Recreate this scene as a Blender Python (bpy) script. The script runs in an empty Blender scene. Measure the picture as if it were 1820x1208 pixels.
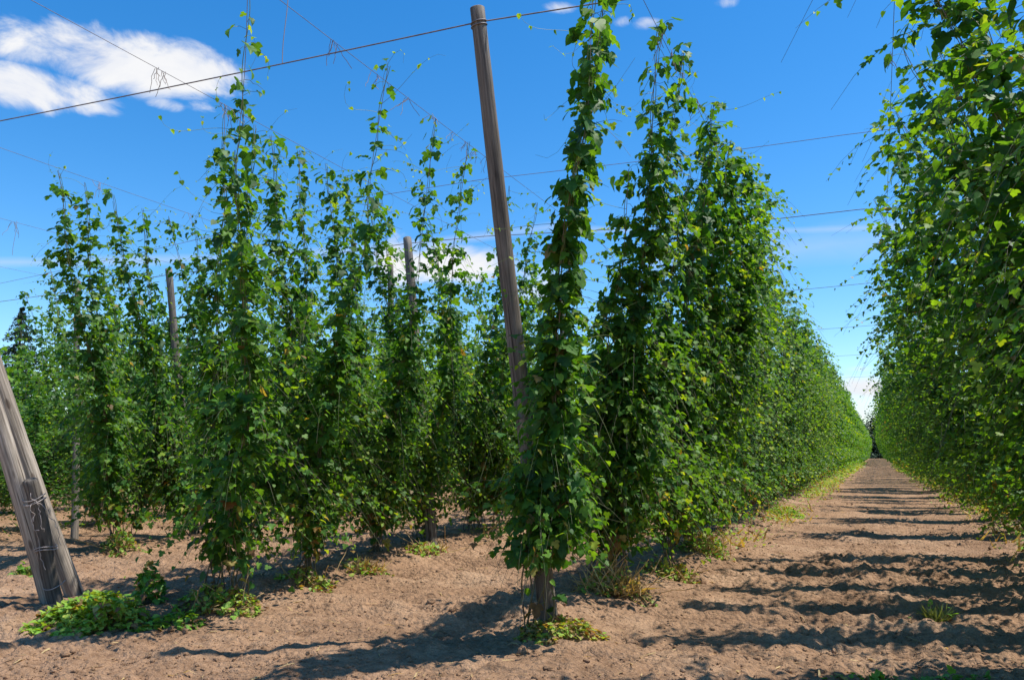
import bpy, math
import numpy as np
from math import radians as R
from mathutils import Vector

scene = bpy.context.scene
COL = scene.collection
EC = 1.6                       # eye height, metres
H = 5.44                       # trellis height
YAW, PITCH, FPX = R(24.4), R(8.08), 1415.0
CY, SY = math.cos(YAW), math.sin(YAW)
CP, SP = math.cos(PITCH), math.sin(PITCH)

# ---------------------------------------------------------------- survey: pixel of the photograph -> place in the field
def ray(px, py):
    a = px - 910.0; b = 604.0 - py
    up = b * CP + FPX * SP; fw = FPX * CP - b * SP
    return a, fw, up
def at_height(px, py, z):
    a, fw, up = ray(px, py)
    d = (z - EC) / up * fw; r = a / fw * d
    return np.array([r * CY - d * SY, r * SY + d * CY, z])
def rd(r, d, z=0.0):
    return np.array([r * CY - d * SY, r * SY + d * CY, z])

# ---------------------------------------------------------------- mesh helpers
def make_mesh(name, V, faces, attrs=None, smooth=True):
    """faces: list of int arrays (n,3) or (n,4)"""
    V = np.asarray(V, dtype=np.float32)
    me = bpy.data.meshes.new(name)
    me.vertices.add(len(V)); me.vertices.foreach_set('co', V.ravel())
    faces = [np.asarray(f, dtype=np.int32) for f in faces if len(f)]
    nl = sum(f.size for f in faces); nf = sum(len(f) for f in faces)
    me.loops.add(nl); me.polygons.add(nf)
    me.loops.foreach_set('vertex_index', np.concatenate([f.ravel() for f in faces]))
    tot = np.concatenate([np.full(len(f), f.shape[1], np.int32) for f in faces])
    st = np.concatenate([[0], np.cumsum(tot)[:-1]]).astype(np.int32)
    me.polygons.foreach_set('loop_start', st)
    me.polygons.foreach_set('loop_total', tot)
    me.update(calc_edges=True)
    if smooth: me.polygons.foreach_set('use_smooth', np.ones(nf, bool))
    for k, a in (attrs or {}).items():
        at = me.attributes.new(k, 'FLOAT', 'POINT')
        at.data.foreach_set('value', np.asarray(a, dtype=np.float32))
    me.validate(); me.update()
    return me

def link(name, data, mat=None, parent=None, loc=(0, 0, 0), rot=(0, 0, 0), scale=(1, 1, 1)):
    o = bpy.data.objects.new(name, data)
    COL.objects.link(o)
    o.location = loc; o.rotation_euler = rot; o.scale = scale
    if parent is not None: o.parent = parent
    if mat is not None and data is not None and len(data.materials) == 0: data.materials.append(mat)
    return o
def tag(o, label, cat, group=None, kind=None):
    o['label'] = label; o['category'] = cat
    if group: o['group'] = group
    if kind: o['kind'] = kind
    return o

def unit(a):
    return a / np.maximum(np.linalg.norm(a, axis=-1, keepdims=True), 1e-9)

def tubes(P, rad, sides=4, cap=False):
    """P (n,m,3) polylines, rad (n,m). returns V, quads"""
    P = np.asarray(P, float); rad = np.broadcast_to(np.asarray(rad, float), P.shape[:2])
    n, m = P.shape[:2]
    T = np.empty_like(P); T[:, 1:-1] = P[:, 2:] - P[:, :-2]; T[:, 0] = P[:, 1] - P[:, 0]; T[:, -1] = P[:, -1] - P[:, -2]
    T = unit(T)
    mean = unit(P[:, -1] - P[:, 0] + 1e-6)
    ref = np.where(np.abs(mean[:, 2:3]) > .8, np.array([[1., .13, 0]]), np.array([[.11, 0, 1.]]))[:, None, :]
    A = unit(np.cross(T, np.broadcast_to(ref, T.shape))); B = np.cross(T, A)
    ang = np.arange(sides) * 2 * math.pi / sides
    V = P[:, :, None] + rad[:, :, None, None] * (A[:, :, None] * np.cos(ang)[None, None, :, None] + B[:, :, None] * np.sin(ang)[None, None, :, None])
    idx = np.arange(n * m * sides).reshape(n, m, sides)
    q = np.stack([idx[:, :-1], np.roll(idx, -1, 2)[:, :-1], np.roll(idx, -1, 2)[:, 1:], idx[:, 1:]], -1).reshape(-1, 4)
    return V.reshape(-1, 3), q

class Acc:
    """collects geometry for one mesh"""
    def __init__(s): s.V = []; s.F = []; s.T = []; s.n = 0
    def add(s, V, F, tone=0.0):
        V = np.asarray(V, float)
        s.V.append(V); s.T.append(np.broadcast_to(np.asarray(tone, float), (len(V),)))
        for f in (F if isinstance(F, list) else [F]): s.F.append(np.asarray(f) + s.n)
        s.n += len(V)
    def mesh(s, name, smooth=True):
        return make_mesh(name, np.concatenate(s.V), s.F, {'tone': np.concatenate(s.T)}, smooth)

# ---------------------------------------------------------------- value noise
_tab = np.random.default_rng(5).random((256, 256))
def vnoise(x, y):
    xi = np.floor(x).astype(int); yi = np.floor(y).astype(int)
    fx = x - xi; fy = y - yi
    fx = fx * fx * (3 - 2 * fx); fy = fy * fy * (3 - 2 * fy)
    a = _tab[xi & 255, yi & 255]; b = _tab[(xi + 1) & 255, yi & 255]
    c = _tab[xi & 255, (yi + 1) & 255]; d = _tab[(xi + 1) & 255, (yi + 1) & 255]
    return (a * (1 - fx) + b * fx) * (1 - fy) + (c * (1 - fx) + d * fx) * fy - .5

ROWS = {'A': -2.95, 'B': -6.75, 'C': -11.6, 'D': -15.9, 'E': -20.2, 'F': -24.5, 'R': 2.75, 'S': 7.1}
VSTART = {'A': 7.2, 'B': 6.3, 'C': 8.6, 'D': 9.0, 'E': 9.5, 'F': 9.5, 'R': 4.0, 'S': 4.0}

def ground_h(x, y, res=0.0):
    """soil surface; res = local grid step, drops waves the grid cannot carry"""
    def f(l): return 1.0 if np.isscalar(res) and res == 0 else np.clip(1.6 - 3.2 * res / l, 0, 1)
    z = .16 * vnoise(x * .22, y * .22) * f(4.5)
    far = 1.0 / (1 + np.maximum(np.hypot(x, y) - 40, 0) / 40)
    wx = x + .35 * vnoise(x * .9 + 7, y * .9); wy = y + .35 * vnoise(x * .9, y * .9 + 19)
    berm = np.zeros_like(z)
    for k, u in ROWS.items():
        m = np.clip((y - VSTART[k] + .9) / 1.0, 0, 1)
        berm += .14 * np.exp(-((wx - u) / .55) ** 2) * m
    inter = 1 - np.clip(berm / .14, 0, 1)
    z += berm
    # ribs left across the strips by the tractor
    field = np.clip((y - 4.5) / 4, 0.25, 1)
    rib = np.sin(2 * math.pi * (wy + .10 * np.sin(x * 1.1)) / .62) * (.5 + 1.0 * vnoise(x * .8 + 3, y * 1.3))
    z += .055 * rib * inter * field * f(.62) * far
    z += .085 * vnoise(wx * 1.5 + 11, wy * 1.7) * f(.65) * (.5 + .5 * inter)
    rough = .35 + 1.3 * np.clip(vnoise(x * .55 + 40, y * .8 + 9) + .5, 0, 1)
    z += .105 * rough * (np.abs(vnoise(wx * 3.9 + 5, wy * 3.9)) - .12) * f(.26)
    z += .085 * rough * (np.abs(vnoise(x * 8.3 + 31, y * 8.3)) - .12) * f(.12)
    z += .070 * rough * (np.abs(vnoise(x * 16 + 3, y * 16 + 77)) - .12) * f(.062)
    z += .030 * rough * vnoise(x * 29 + 13, y * 29) * f(.036)
    return z - .03

def gz(x, y):
    return float(ground_h(np.array([float(x)]), np.array([float(y)]), .12)[0])

# ---------------------------------------------------------------- materials
def new_mat(name):
    m = bpy.data.materials.new(name); m.use_nodes = True
    nt = m.node_tree; nt.nodes.clear()
    return m, nt
def nd(nt, t, **kw):
    n = nt.nodes.new(t)
    for k, v in kw.items(): setattr(n, k, v)
    return n
def ramp(nt, stops, interp='LINEAR'):
    n = nt.nodes.new('ShaderNodeValToRGB'); cr = n.color_ramp; cr.interpolation = interp
    while len(cr.elements) < len(stops): cr.elements.new(.5)
    for e, (p, c) in zip(cr.elements, stops): e.position = p; e.color = (*c, 1)
    return n

def leaf_material(name, stops, trans=.38, rough=.42):
    m, nt = new_mat(name); L = nt.links.new
    at = nd(nt, 'ShaderNodeAttribute', attribute_name='tone')
    cr = ramp(nt, stops); L(at.outputs['Fac'], cr.inputs[0])
    tc = nd(nt, 'ShaderNodeTexCoord')
    nz = nd(nt, 'ShaderNodeTexNoise'); nz.inputs['Scale'].default_value = 26; nz.inputs['Detail'].default_value = 3
    L(tc.outputs['Object'], nz.inputs['Vector'])
    mr = nd(nt, 'ShaderNodeMapRange'); mr.inputs[1].default_value = .3; mr.inputs[2].default_value = .7
    mr.inputs[3].default_value = .72; mr.inputs[4].default_value = 1.25; L(nz.outputs['Fac'], mr.inputs[0])
    hs = nd(nt, 'ShaderNodeHueSaturation'); L(cr.outputs[0], hs.inputs['Color']); L(mr.outputs[0], hs.inputs['Value'])
    pb = nd(nt, 'ShaderNodeBsdfPrincipled'); pb.inputs['Roughness'].default_value = rough
    pb.inputs['Specular IOR Level'].default_value = .32
    L(hs.outputs[0], pb.inputs['Base Color'])
    tr = nd(nt, 'ShaderNodeBsdfTranslucent')
    mul = nd(nt, 'ShaderNodeMixRGB', blend_type='MULTIPLY'); mul.inputs[0].default_value = 1
    L(hs.outputs[0], mul.inputs[1]); mul.inputs[2].default_value = (2.7, 2.2, .42, 1)
    L(mul.outputs[0], tr.inputs['Color'])
    mx = nd(nt, 'ShaderNodeMixShader'); mx.inputs[0].default_value = trans
    L(pb.outputs[0], mx.inputs[1]); L(tr.outputs[0], mx.inputs[2])
    out = nd(nt, 'ShaderNodeOutputMaterial'); L(mx.outputs[0], out.inputs[0])
    return m

M_LEAF = leaf_material('hop_leaf', [(0, (.026, .078, .021)), (.25, (.043, .138, .021)), (.5, (.118, .255, .024)),
                                    (.72, (.260, .350, .035)), (.84, (.30, .24, .09)), (1, (.12, .065, .03))], .43, .53)
M_WEED = leaf_material('weed_leaf', [(0, (.07, .19, .03)), (.4, (.17, .34, .04)), (.7, (.30, .40, .07)),
                                     (.85, (.34, .23, .10)), (1, (.15, .075, .035))], .3, .5)
M_NEEDLE = leaf_material('needles', [(0, (.010, .030, .018)), (.5, (.018, .048, .024)), (1, (.035, .075, .03))], .12, .6)
M_STRAW = leaf_material('dry_grass', [(0, (.40, .29, .14)), (.5, (.50, .38, .19)), (1, (.25, .16, .08))], .25, .6)

M_GRASS = leaf_material('pale_grass', [(0, (.09, .13, .05)), (.5, (.17, .21, .09)), (1, (.30, .30, .15))], .3, .6)
def stem_mat(name, c1, c2, rough=.6):
    m, nt = new_mat(name); L = nt.links.new
    at = nd(nt, 'ShaderNodeAttribute', attribute_name='tone')
    cr = ramp(nt, [(0, c1), (1, c2)]); L(at.outputs['Fac'], cr.inputs[0])
    pb = nd(nt, 'ShaderNodeBsdfPrincipled'); pb.inputs['Roughness'].default_value = rough
    L(cr.outputs[0], pb.inputs['Base Color'])
    out = nd(nt, 'ShaderNodeOutputMaterial'); L(pb.outputs[0], out.inputs[0])
    return m
M_STEM = stem_mat('bine_stem', (.085, .065, .035), (.15, .21, .05))
M_TWINE = stem_mat('paper_twine', (.30, .24, .19), (.16, .09, .10), .9)
M_BARK = stem_mat('bark', (.06, .045, .035), (.12, .09, .06), .9)

def wood_material(name='weathered_wood', g=1.0):
    m, nt = new_mat(name); L = nt.links.new
    tc = nd(nt, 'ShaderNodeTexCoord')
    mp = nd(nt, 'ShaderNodeMapping'); mp.inputs['Scale'].default_value = (30, 30, 1.1); L(tc.outputs['Object'], mp.inputs[0])
    n1 = nd(nt, 'ShaderNodeTexNoise'); n1.inputs['Scale'].default_value = 1.6; n1.inputs['Detail'].default_value = 7; n1.inputs['Roughness'].default_value = .65
    L(mp.outputs[0], n1.inputs['Vector'])
    mp2 = nd(nt, 'ShaderNodeMapping'); mp2.inputs['Scale'].default_value = (4, 4, 1.2); L(tc.outputs['Object'], mp2.inputs[0])
    n2 = nd(nt, 'ShaderNodeTexNoise'); n2.inputs['Scale'].default_value = 1.3; n2.inputs['Detail'].default_value = 5; L(mp2.outputs[0], n2.inputs['Vector'])
    c1 = ramp(nt, [(.28, (.05 * g, .043 * g, .037 * g)), (.45, (.145 * g, .124 * g, .102 * g)), (.62, (.245 * g, .214 * g, .180 * g)), (.8, (.36 * g, .325 * g, .28 * g))]); L(n1.outputs['Fac'], c1.inputs[0])
    c2 = ramp(nt, [(.3, (.62, .58, .54)), (.7, (1.12, 1.1, 1.08))]); L(n2.outputs['Fac'], c2.inputs[0])
    mp3 = nd(nt, 'ShaderNodeMapping'); mp3.inputs['Scale'].default_value = (55, 55, .8); L(tc.outputs['Object'], mp3.inputs[0])
    n3 = nd(nt, 'ShaderNodeTexNoise'); n3.inputs['Scale'].default_value = .9; n3.inputs['Detail'].default_value = 3; L(mp3.outputs[0], n3.inputs['Vector'])
    c3 = ramp(nt, [(.33, (.25, .22, .20)), (.40, (1, 1, 1))]); L(n3.outputs['Fac'], c3.inputs[0])
    mp4 = nd(nt, 'ShaderNodeMapping'); mp4.inputs['Scale'].default_value = (7, 7, 2.2); L(tc.outputs['Object'], mp4.inputs[0])
    vk = nd(nt, 'ShaderNodeTexVoronoi'); vk.inputs['Scale'].default_value = 1.0; L(mp4.outputs[0], vk.inputs['Vector'])
    c4 = ramp(nt, [(.10, (.30, .25, .22)), (.17, (1, 1, 1))]); L(vk.outputs['Distance'], c4.inputs[0])
    m3 = nd(nt, 'ShaderNodeMixRGB', blend_type='MULTIPLY'); m3.inputs[0].default_value = 1; L(c2.outputs[0], m3.inputs[1]); L(c3.outputs[0], m3.inputs[2])
    m4 = nd(nt, 'ShaderNodeMixRGB', blend_type='MULTIPLY'); m4.inputs[0].default_value = .8; L(m3.outputs[0], m4.inputs[1]); L(c4.outputs[0], m4.inputs[2])
    mul = nd(nt, 'ShaderNodeMixRGB', blend_type='MULTIPLY'); mul.inputs[0].default_value = 1
    L(c1.outputs[0], mul.inputs[1]); L(m4.outputs[0], mul.inputs[2])
    bp = nd(nt, 'ShaderNodeBump'); bp.inputs['Strength'].default_value = .7; bp.inputs['Distance'].default_value = .012
    L(n1.outputs['Fac'], bp.inputs['Height'])
    pb = nd(nt, 'ShaderNodeBsdfPrincipled'); pb.inputs['Roughness'].default_value = .85
    L(mul.outputs[0], pb.inputs['Base Color']); L(bp.outputs[0], pb.inputs['Normal'])
    out = nd(nt, 'ShaderNodeOutputMaterial'); L(pb.outputs[0], out.inputs[0])
    return m
M_WOOD = wood_material(); M_WOOD_PALE = wood_material('silvered_sunlit_wood', 2.3); M_WOOD_DARK = wood_material('darker_wood', .8)  # silvered copy brightened to paint in sunlight on shaded posts; last is a darker copy

def plain(name, col, rough=.5, metal=0.0):
    m, nt = new_mat(name); L = nt.links.new
    tc = nd(nt, 'ShaderNodeTexCoord')
    nz = nd(nt, 'ShaderNodeTexNoise'); nz.inputs['Scale'].default_value = 14; nz.inputs['Detail'].default_value = 4; L(tc.outputs['Object'], nz.inputs['Vector'])
    cr = ramp(nt, [(.3, tuple(c * .6 for c in col)), (.7, tuple(min(1, c * 1.25) for c in col))]); L(nz.outputs['Fac'], cr.inputs[0])
    pb = nd(nt, 'ShaderNodeBsdfPrincipled'); pb.inputs['Roughness'].default_value = rough; pb.inputs['Metallic'].default_value = metal
    L(cr.outputs[0], pb.inputs['Base Color'])
    out = nd(nt, 'ShaderNodeOutputMaterial'); L(pb.outputs[0], out.inputs[0])
    return m
M_CABLE = plain('steel_cable', (.20, .17, .17), .6, .2)
M_RUST = plain('rusty_wire', (.22, .11, .075), .8)
M_TIE = plain('tie_wire', (.42, .36, .33), .6, .2)

def soil_material():
    m, nt = new_mat('tilled_soil'); L = nt.links.new
    tc = nd(nt, 'ShaderNodeTexCoord')
    def noise(s, d, r=.55):
        n = nd(nt, 'ShaderNodeTexNoise'); n.inputs['Scale'].default_value = s; n.inputs['Detail'].default_value = d
        n.inputs['Roughness'].default_value = r; L(tc.outputs['Object'], n.inputs['Vector']); return n
    a = noise(.9, 6); b = noise(7, 8, .7); c = noise(60, 4, .6)
    r1 = ramp(nt, [(.3, (.260, .156, .092)), (.52, (.360, .222, .134)), (.72, (.445, .292, .185))]); L(a.outputs['Fac'], r1.inputs[0])
    r2 = ramp(nt, [(.3, (.58, .54, .50)), (.5, (1, 1, 1)), (.72, (1.28, 1.25, 1.2))]); L(b.outputs['Fac'], r2.inputs[0])
    r3 = ramp(nt, [(.3, (.75, .73, .7)), (.6, (1.06, 1.06, 1.06))]); L(c.outputs['Fac'], r3.inputs[0])
    m1 = nd(nt, 'ShaderNodeMixRGB', blend_type='MULTIPLY'); m1.inputs[0].default_value = 1
    L(r1.outputs[0], m1.inputs[1]); L(r2.outputs[0], m1.inputs[2])
    m2 = nd(nt, 'ShaderNodeMixRGB', blend_type='MULTIPLY'); m2.inputs[0].default_value = 1
    L(m1.outputs[0], m2.inputs[1]); L(r3.outputs[0], m2.inputs[2])
    vo = nd(nt, 'ShaderNodeTexVoronoi'); vo.inputs['Scale'].default_value = 22; L(tc.outputs['Object'], vo.inputs['Vector'])
    ad = nd(nt, 'ShaderNodeMath', operation='ADD'); L(b.outputs['Fac'], ad.inputs[0])
    ms = nd(nt, 'ShaderNodeMath', operation='MULTIPLY'); L(c.outputs['Fac'], ms.inputs[0]); ms.inputs[1].default_value = .5; L(ms.outputs[0], ad.inputs[1])
    sb = nd(nt, 'ShaderNodeMath', operation='MULTIPLY_ADD'); L(vo.outputs['Distance'], sb.inputs[0]); sb.inputs[1].default_value = -.6; L(ad.outputs[0], sb.inputs[2])
    bp = nd(nt, 'ShaderNodeBump'); bp.inputs['Strength'].default_value = 1.0; bp.inputs['Distance'].default_value = .05; L(sb.outputs[0], bp.inputs['Height'])
    pb = nd(nt, 'ShaderNodeBsdfPrincipled'); pb.inputs['Roughness'].default_value = .95; pb.inputs['Specular IOR Level'].default_value = .15
    L(m2.outputs[0], pb.inputs['Base Color']); L(bp.outputs[0], pb.inputs['Normal'])
    out = nd(nt, 'ShaderNodeOutputMaterial'); L(pb.outputs[0], out.inputs[0])
    return m
M_SOIL = soil_material()

# ---------------------------------------------------------------- leaves
def tmpl_lobed():
    half = [(.15, -.10), (.38, -.11), (.50, .05), (.64, .30), (.45, .36), (.27, .43), (.37, .57), (.30, .75), (.13, .88)]
    nh = len(half)
    V = [(0, 0), (0, .42), (0, 1.02)] + half + [(-x, y) for x, y in half]
    F = []
    for o, fl in ((3, False), (3 + nh, True)):
        r = [o + i for i in range(nh)]
        tri = [(0, r[0], r[1]), (0, r[1], r[2]), (0, r[2], 1)] + [(1, r[i], r[i + 1]) for i in range(2, nh - 1)] + [(1, r[-1], 2)]
        F += [t[::-1] if fl else t for t in tri]
    V = np.array([(x, y, .20 * abs(x) - .22 * y * y - .30 * x * x + .02 * math.sin(x * 17 + y * 11)) for x, y in V])
    return V, np.array(F)
def tmpl_heart():
    half = [(.22, -.08), (.42, .14), (.38, .50)]
    V = [(0, 0), (0, .5), (0, 1.0)] + half + [(-x, y) for x, y in half]
    F = []
    for o, fl in ((3, False), (6, True)):
        r = [o, o + 1, o + 2]
        tri = [(0, r[0], r[1]), (0, r[1], 1), (1, r[1], r[2]), (1, r[2], 2)]
        F += [t[::-1] if fl else t for t in tri]
    V = np.array([(x, y, .22 * abs(x) - .22 * y * y) for x, y in V])
    return V, np.array(F)
def tmpl_mid():
    half = [(.34, -.11), (.50, .06), (.63, .32), (.27, .43), (.35, .66)]
    nh = len(half)
    V = [(0, 0), (0, .43), (0, 1.02)] + half + [(-x, y) for x, y in half]
    F = []
    for o, fl in ((3, False), (3 + nh, True)):
        r = [o + i for i in range(nh)]
        tri = [(0, r[0], r[1]), (0, r[1], 1)] + [(1, r[i], r[i + 1]) for i in range(1, nh - 1)] + [(1, r[-1], 2)]
        F += [t[::-1] if fl else t for t in tri]
    V = np.array([(x, y, .20 * abs(x) - .22 * y * y - .25 * x * x) for x, y in V])
    return V, np.array(F)
def tmpl_far():
    V = np.array([(0, -.05, 0), (.5, .3, .08), (0, 1, -.2), (-.5, .3, .08)])
    return V, np.array([(0, 1, 2), (0, 2, 3)])
def tmpl_blade():
    V = np.array([(.06, 0, 0), (-.06, 0, 0), (.05, .4, .02), (-.05, .4, .02), (0, 1, -.12)])
    return V, np.array([(0, 2, 1), (1, 2, 3), (2, 4, 3)])
LOBED, HEART, MID, FAR, BLADE = tmpl_lobed(), tmpl_heart(), tmpl_mid(), tmpl_far(), tmpl_blade()

def put_leaves(acc, rng, tm, pos, tip, nrm, size, tone):
    if len(pos) == 0: return
    tV, tF = tm
    t = unit(tip); n = unit(nrm - (nrm * t).sum(-1, keepdims=True) * t); x = np.cross(t, n)
    wid = size * rng.uniform(.8, 1.15, len(size))
    curl = rng.uniform(-.2, 2.4, len(size))
    V = pos[:, None] + (tV[None, :, 0:1] * wid[:, None, None]) * x[:, None] + (tV[None, :, 1:2] * size[:, None, None]) * t[:, None] \
        + (tV[None, :, 2:3] * (size * curl)[:, None, None]) * n[:, None]
    F = tF[None] + (np.arange(len(pos)) * len(tV))[:, None, None]
    acc.add(V.reshape(-1, 3), F.reshape(-1, 3), np.repeat(tone, len(tV)))

def leaf_frames(rng, out, n, droop=(.2, 1.0)):
    g = rng.normal(size=(n, 3))
    tip = out * rng.uniform(.6, 1.2, (n, 1)) + np.array([0, 0, -1.]) * rng.uniform(*droop, (n, 1)) + g * .30
    nrm = np.array([0, 0, 1.]) * rng.uniform(.7, 1.4, (n, 1)) + out * rng.uniform(.1, .8, (n, 1)) + rng.normal(size=(n, 3)) * .34
    return tip, nrm

def scatter_leaves(acc, rng, lod, pos, out, size, tone, droop=(.2, 1.0)):
    n = len(pos)
    tip, nrm = leaf_frames(rng, out, n, droop)
    if lod == 0:
        lob = (size > .055) & (rng.random(n) < .9)
        put_leaves(acc, rng, LOBED, pos[lob], tip[lob], nrm[lob], size[lob], tone[lob])
        put_leaves(acc, rng, HEART, pos[~lob], tip[~lob], nrm[~lob], size[~lob], tone[~lob])
    elif lod == 1:
        put_leaves(acc, rng, MID, pos, tip, nrm, size, tone)
    else:
        put_leaves(acc, rng, FAR, pos, tip, nrm, size, tone)

def interp(xs, ys, x): return np.interp(x, xs, ys)

# profile of a plant against height fraction: lateral length, laterals per metre, cluster leaves per node
PROF = {
 'end':  dict(L=([0, .07, .16, .32, .48, .62, .80, 1], [.12, .30, .60, .70, .60, .46, .34, .18]),
              N=([0, .08, .15, .45, .62, .80, 1], [1, 5, 70, 74, 60, 40, 14]),
              C=([0, .06, .12, .5, .8, 1], [0, 1.5, 7, 7, 6, 5])),
 'wisp': dict(L=([0, .07, .16, .32, .46, .60, .74, .86, 1], [.12, .30, .60, .70, .58, .42, .28, .16, .08]),
              N=([0, .08, .15, .45, .60, .74, .88, 1], [1, 5, 68, 72, 54, 28, 9, 3]),
              C=([0, .06, .12, .5, .7, .85, 1], [0, 1.5, 7, 6, 5.5, 4.2, 3.0])),
 'tuft': dict(L=([0, .07, .16, .32, .46, .60, .76, .9, 1], [.12, .30, .62, .68, .54, .38, .27, .19, .12]),
              N=([0, .08, .15, .42, .55, .68, .85, 1], [1, 5, 66, 70, 58, 44, 26, 10]),
              C=([0, .07, .13, .5, .8, 1], [0, 1.5, 7, 6.5, 6.5, 5])),
 'column': dict(L=([0, .08, .14, .25, .38, .50, .70, 1], [.10, .25, .52, .56, .42, .28, .20, .15]),
              N=([0, .09, .15, .32, .5, .80, 1], [1, 5, 70, 64, 40, 22, 12]),
              C=([0, .08, .15, .5, .8, 1], [0, .8, 8, 8, 7.5, 6.5])),
 'wall': dict(L=([0, .05, .14, .5, .8, .95, 1], [.15, .35, .64, .64, .58, .48, .30]),
              N=([0, .04, .12, .5, .8, .94, 1], [3, 20, 66, 70, 64, 48, 20]),
              C=([0, .05, .12, .6, 1], [0, 3, 7, 7, 5])),
 'over': dict(L=([0, .05, .14, .5, .8, .93, 1], [.2, .45, .66, .62, .55, .46, .30]),
              N=([0, .04, .12, .45, .7, .9, 1], [6, 30, 66, 60, 42, 28, 14]),
              C=([0, .05, .12, .6, 1], [0, 4, 6, 6, 5.5])),
}

def hop_string(rng, top, prof, lod, dens=1.0, lsize=1.0, base_off=(0, 0), bow=0.0, ybias=.5, lw=1.0, zmin=.30):
    """one trained string: returns (stem Acc, foliage Acc, twine polyline)"""
    top = np.asarray(top, float); Hh = top[2]
    pr = PROF[prof]
    t = np.linspace(0, 1, 40)
    ph = rng.uniform(0, 6.28, 4)
    base = np.array([base_off[0], base_off[1], -.02])
    cur = base + (top - base) * t[:, None]
    side = np.array([top[0], top[1], 0.]); side = side / max(np.linalg.norm(side), 1e-6)
    cur += side * (bow * np.sin(math.pi * t))[:, None]
    wob = np.stack([np.sin(t * 9 + ph[0]) * .07 + np.sin(t * 23 + ph[1]) * .025, np.sin(t * 8 + ph[2]) * .07 + np.sin(t * 21 + ph[3]) * .025, 0 * t], -1) * np.sin(math.pi * np.clip(t * 1.05, 0, 1))[:, None]
    axis = cur + wob
    A = lambda f: np.stack([np.interp(f, t, axis[:, i]) for i in range(3)], -1)
    stem, fol = Acc(), Acc()
    nb = 3 if lod == 0 else (2 if lod == 1 else 1)
    for b in range(nb):
        tt = np.linspace(0, (rng.uniform(.45, .8) if prof == 'wisp' else rng.uniform(.8, 1.0)) if b else 1.0, 70 if lod == 0 else (30 if lod == 1 else 8))
        a = tt * rng.uniform(34, 46) + b * 2.1
        rr = (.022 + .03 * np.exp(-tt * 14)) if nb > 1 else 0 * tt
        P = A(tt) + np.stack([np.cos(a) * rr, np.sin(a) * rr, 0 * a], -1)
        if b: P[:, :2] += (rng.normal(size=2) * .10)[None] * np.exp(-tt * 9)[:, None]
        rad = np.interp(tt, [0, .3, 1], [.0075, .0055, .003]) * (1 if lod < 2 else 2)
        V, F = tubes(P[None], rad[None], 5 if lod == 0 else 3)
        stem.add(V, F, np.clip(np.repeat(tt, len(V) // len(tt)) * .9 + .1 * rng.random(), 0, 1))
    # clusters of leaves at the nodes
    sp = .235 if lod == 0 else .27
    f = np.arange(.04, 1.0, sp / Hh) ; f = np.clip(f + rng.normal(size=len(f)) * .010, .02, 1)
    cnt = rng.poisson(interp(*pr['C'], f) * dens * (1.0 if lod < 2 else .6))
    fi = np.repeat(f, cnt); n = len(fi)
    fi = np.clip(fi + rng.normal(size=n) * .022 / Hh * 2.4, .015, 1)
    az = rng.uniform(0, 6.283, n)
    out = np.stack([np.cos(az), np.sin(az), 0 * az], -1)
    rad = rng.uniform(.03, .17, n)
    pos = A(fi) + out * rad[:, None] + np.stack([0 * az, 0 * az, rng.normal(size=n) * .05 - .02], -1)
    size = rng.uniform(.065, .165, n) * interp([0, .1, .6, 1], [.8, 1.1, 1.05, .85], fi) * lsize
    tone = np.clip(rng.normal(.20, .11, n) + .25 * np.clip(fi - .75, 0, 1), 0, .62)
    dead = (rng.random(n) < interp([0, .08, .16, .3], [.6, .4, .12, .01], fi)); tone[dead] = rng.uniform(.76, 1, dead.sum())
    scatter_leaves(fol, rng, lod, pos, out, size, tone, (.5, 1.5))
    if lod == 0 and n:
        q = rng.random(n) < .6
        P0 = A(fi[q]); P = np.stack([P0, (P0 + pos[q]) / 2 + [0, 0, .02], pos[q]], 1)
        V, F = tubes(P, np.full(P.shape[:2], .0022), 3); stem.add(V, F, .85)
    # side shoots
    dz = np.linspace(.02, 1, 200)
    nd_ = interp(*pr['N'], dz)
    ntot = rng.poisson(nd_.mean() * Hh * dens * (1.0 if lod == 0 else (.8 if lod == 1 else .45)))
    cdf = np.cumsum(nd_); cdf = cdf / cdf[-1]
    f = np.interp(rng.random(ntot), cdf, dz)
    f = np.where(rng.random(ntot) < .55, np.round(f * Hh / .25) * .25 / Hh, f); f = np.clip(f + rng.normal(size=ntot) * .006, .015, 1)
    L = interp(*pr['L'], f) * rng.uniform(.35, 1.45, ntot) * lw
    longs = rng.random(ntot) < .035; L[longs] *= 1.6
    az = rng.uniform(0, 6.283, ntot)
    sh = rng.uniform(0, 50)
    L = L * np.clip(1.0 + 1.7 * vnoise(f * Hh * 1.5 + sh, np.cos(az) * 1.3 + sh) + .7 * vnoise(f * Hh * 4 + sh, np.sin(az) * 2.2), .25, 1.75); L = np.minimum(L, 1.05)
    dirh = np.stack([np.cos(az), np.sin(az) * (1 + ybias), 0 * az], -1); dirh = unit(dirh)
    up0 = rng.uniform(-.15, .65, ntot); dr = rng.uniform(.3, 1.1, ntot)
    step = .062 if lod == 0 else (.075 if lod == 1 else .13)
    K = int(np.ceil(max(L.max(), .1) / step)) if ntot else 0
    k = (np.arange(K)[None] + .6 + rng.uniform(-.3, .3, (ntot, K))) * step
    ok = k < L[:, None]
    def along(s, i):
        return A(f[i]) + dirh[i] * s[:, None] * .92 + np.stack([0 * s, 0 * s, up0[i] * s - dr[i] * s * s / np.maximum(L[i], .3)], -1)
    ii, kk = np.nonzero(ok); s = k[ii, kk]
    n = len(s); u = s / L[ii]
    pos = along(s, ii)
    pn = np.stack([-dirh[ii, 1], dirh[ii, 0], 0 * s], -1) * np.where(kk % 2 == 0, 1, -1)[:, None]
    out = unit(pn * .9 + dirh[ii] * .6 + rng.normal(size=(n, 3)) * .35)
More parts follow.
